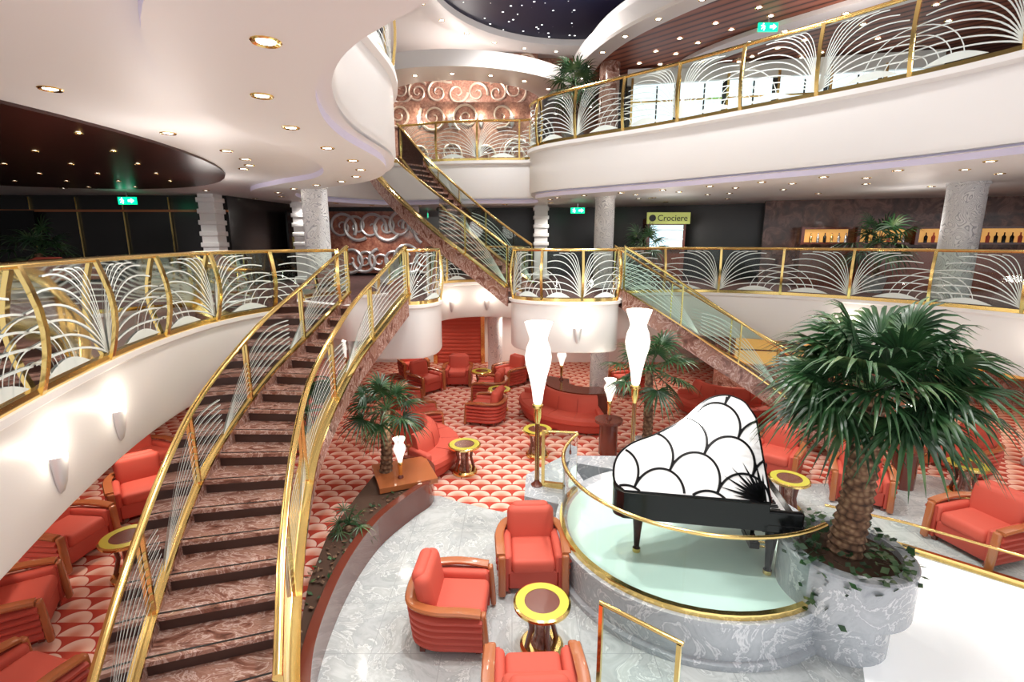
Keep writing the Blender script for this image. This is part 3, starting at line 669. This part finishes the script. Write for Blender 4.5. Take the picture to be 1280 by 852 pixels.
# piano
root = bpy.data.objects.new('grand_piano', None); sc.collection.objects.link(root); root.location = (3.3,5.22,.6); root.rotation_euler = (0,0,R(-10))
Lp = 2.08; Wp = 1.42
tail = [(-Lp+.12,.0),(-Lp,.12),(-Lp+.02,.40),(-Lp+.2,.62),(-Lp+.55,.80),(-1.2,1.02),(-.98,1.25),(-.8,1.38),(-.6,1.42),(-.42,1.34),(-.34,1.2)]
tl = [(q[0],q[1]) for q in [tuple(v2[:2]) for v2 in crom([(a,b3,0) for a,b3 in tail], 5)]]
outl = [(-.3,0)]+tl+[(-.3,1.1)]
out = [(-.3,0)]+[q for q in tl if q[0] < -.6]+[(-.3,Wp)]
def pbuild(mb, n, xf=None): o = mb.build(n, parent=root, xf=xf, smooth=False); return o
mb = MB(); mb.prism(out, .64, .98, 'black'); mb.prism([(a*.96-.02,b3*.92+.05) for a,b3 in out], .97, .985, 'brass'); pbuild(mb, 'case')
mb = MB(); mb.rbox((-.13,Wp/2,.68), (.46,Wp,.12), .02, 'black'); mb.rbox((-.12,.04,.80), (.42,.08,.2), .03, 'black'); mb.rbox((-.12,Wp-.04,.80), (.42,.08,.2), .03, 'black'); mb.rbox((-.3,Wp/2,.86), (.06,Wp-.1,.24), .02, 'black'); pbuild(mb, 'keybed')
mb = MB(); mb.box((-.1,Wp/2,.75), (.17,Wp-.2,.03), 'white')
for i in range(36):
    if i % 7 not in (2, 6): mb.box((-.13,.13+i*(Wp-.26)/36,.775), (.1,.014,.02), 'black')
pbuild(mb, 'keys')
mb = MB()
for x, y in ((-.2,.14),(-.2,Wp-.14),(-1.75,.32)): mb.lathe([(.045,0),(.045,.05),(.035,.08),(.05,.3),(.075,.55),(.075,.68)], (x,y,0), 'black', 16); mb.lathe([(.0,0),(.05,0),(.05,.05)], (x,y,0), 'brass', 16)
pbuild(mb, 'legs')
mb = MB(); mb.box((-.28,Wp/2,.4), (.05,.3,.58), 'black'); mb.box((-.25,Wp/2,.12), (.12,.4,.08), 'black')
for i in (-1,0,1): mb.box((-.14,Wp/2+i*.1,.06), (.16,.03,.015), 'brass')
pbuild(mb, 'pedal_lyre')
mb = MB(); mb.rbox((-.42,Wp/2,1.12), (.03,.8,.26), .01, 'black', (0,-.25,0)); pbuild(mb, 'music_desk')
ang = R(42); X4 = Matrix.Translation((0,0,1.0))@Matrix.Rotation(ang, 4, 'X')
mb = MB(); mb.prism(outl, 0, .025, 'lidw')
edge = [(a,b3,.015) for a,b3 in outl]; mb.tube(edge+[edge[0]], .017, 'black', 6)
def inlid(x, y):
    c = False; n = len(outl)
    for i in range(n):
        x1,y1 = outl[i]; x2,y2 = outl[(i+1)%n]
        if (y1 > y) != (y2 > y) and x < (x2-x1)*(y-y1)/(y2-y1)+x1: c = not c
    return c
def lline(pts, w=.016):
    cur2 = []
    for q in pts:
        x, y = q[0], q[1]
        if inlid(x, y): cur2.append((x,y,.027))
        else:
            if len(cur2) > 2: mb.tube(cur2, w, 'black', 6)
            cur2 = []
    if len(cur2) > 2: mb.tube(cur2, w, 'black', 6)
# large overlapping scales, the field turned a little on the lid
tr = R(-24); ct, st2 = math.cos(tr), math.sin(tr)
for rowi in range(-3, 6):
    for ci in range(-4, 5):
        pts = []
        for a in range(0, 181, 5):
            x = .58*ci+(.29 if rowi % 2 else 0)+.29*math.cos(R(a)); y = .40*rowi+.40*math.sin(R(a))**.9
            pts.append((-1.15+x*ct-y*st2, .18+x*st2+y*ct))
        lline(pts)
for i in range(13):  # dark palm reflection drawn onto the lid as black spikes
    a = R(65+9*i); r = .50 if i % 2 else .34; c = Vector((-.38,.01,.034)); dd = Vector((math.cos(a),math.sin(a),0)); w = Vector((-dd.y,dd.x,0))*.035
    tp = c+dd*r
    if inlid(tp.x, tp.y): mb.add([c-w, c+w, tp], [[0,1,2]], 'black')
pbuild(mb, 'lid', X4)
mb = MB(); mb.tube([(-.9,Wp-.25,.98),(-.9,(Wp-.1)*math.cos(ang),1.0+(Wp-.15)*math.sin(ang))], .012, 'black', 8); pbuild(mb, 'lid_prop')

# ------------------------------------------------------------------ lights
def spot(x, y, z, e, ang=150, size=.12, col=(1,.95,.88)):
    l = bpy.data.lights.new('downlight_fill_spot', 'SPOT'); l.energy = e; l.spot_size = R(ang); l.spot_blend = 1; l.shadow_soft_size = size; l.color = col
    o = bpy.data.objects.new('downlight_fill_spot', l); sc.collection.objects.link(o); o.location = (x,y,z); return o
for x, y in ((0,5),(3.5,4),(3,8.5),(-1,9),(6.5,8.5),(0,12.5)): spot(x, y, 10.6, 1180, 110, .25, (1,.985,.96))  # added overhead fill for the void, no fixtures here
for x, y in ((-3,4.5),(-3.5,8),(-8,11.5),(-6,15),(-2.5,16.5),(1.5,16),(5,14.5),(8,13.5),(11,12),(12,7),(8,6.5),(-4.8,17.2)): spot(x, y, C2-.2, 125)  # middle deck downlights; the last spot is added to brighten the swirl mural
for x, y in ((-7,4.5),(-6.5,8),(-6,12),(-3,16.8),(0,17.2),(3.5,15.5),(7,13.5),(11,8.5),(12,11)): spot(x, y, C1-.1, 120, col=(1,.9,.78))
for x, y in ((-3,16.5),(-1,16.6),(1,17),(5,12),(8,11),(9,8),(-5,14)): spot(x, y, 8.8, 140)
for x, y, z, e in ((1.3,13.4,9.6,120),(-1.6,17.7,9.4,120),(6.5,10.5,8.4,50),(10,9,8.4,60),(-3.6,5.5,4.95,26),(-5.5,9.5,4.95,24),(9,11.5,4.95,22),(4,13.2,4.95,14)):  # added fill points without fixtures, they lighten the ceilings
    l = bpy.data.lights.new('ceiling_fill_light', 'POINT'); l.energy = e; l.shadow_soft_size = .3; l.color = (1,.92,.86)
    o = bpy.data.objects.new('ceiling_fill_light', l); sc.collection.objects.link(o); o.location = (x,y,z)
w = bpy.data.worlds.new('World'); sc.world = w; w.use_nodes = True
w.node_tree.nodes['Background'].inputs[0].default_value = (.98,.98,1,1); w.node_tree.nodes['Background'].inputs[1].default_value = 1.0
sc.view_settings.view_transform = 'Standard'; sc.view_settings.exposure = .15
# ------------------------------------------------------------------ camera
cam = bpy.data.cameras.new('camera'); co = bpy.data.objects.new('camera', cam); sc.collection.objects.link(co)
cam.sensor_width = 36; cam.lens = 36*620/1280; co.location = (0,0,4.6); co.rotation_euler = (pi/2-R(11.5),0,0); cam.clip_start = .05
sc.camera = co
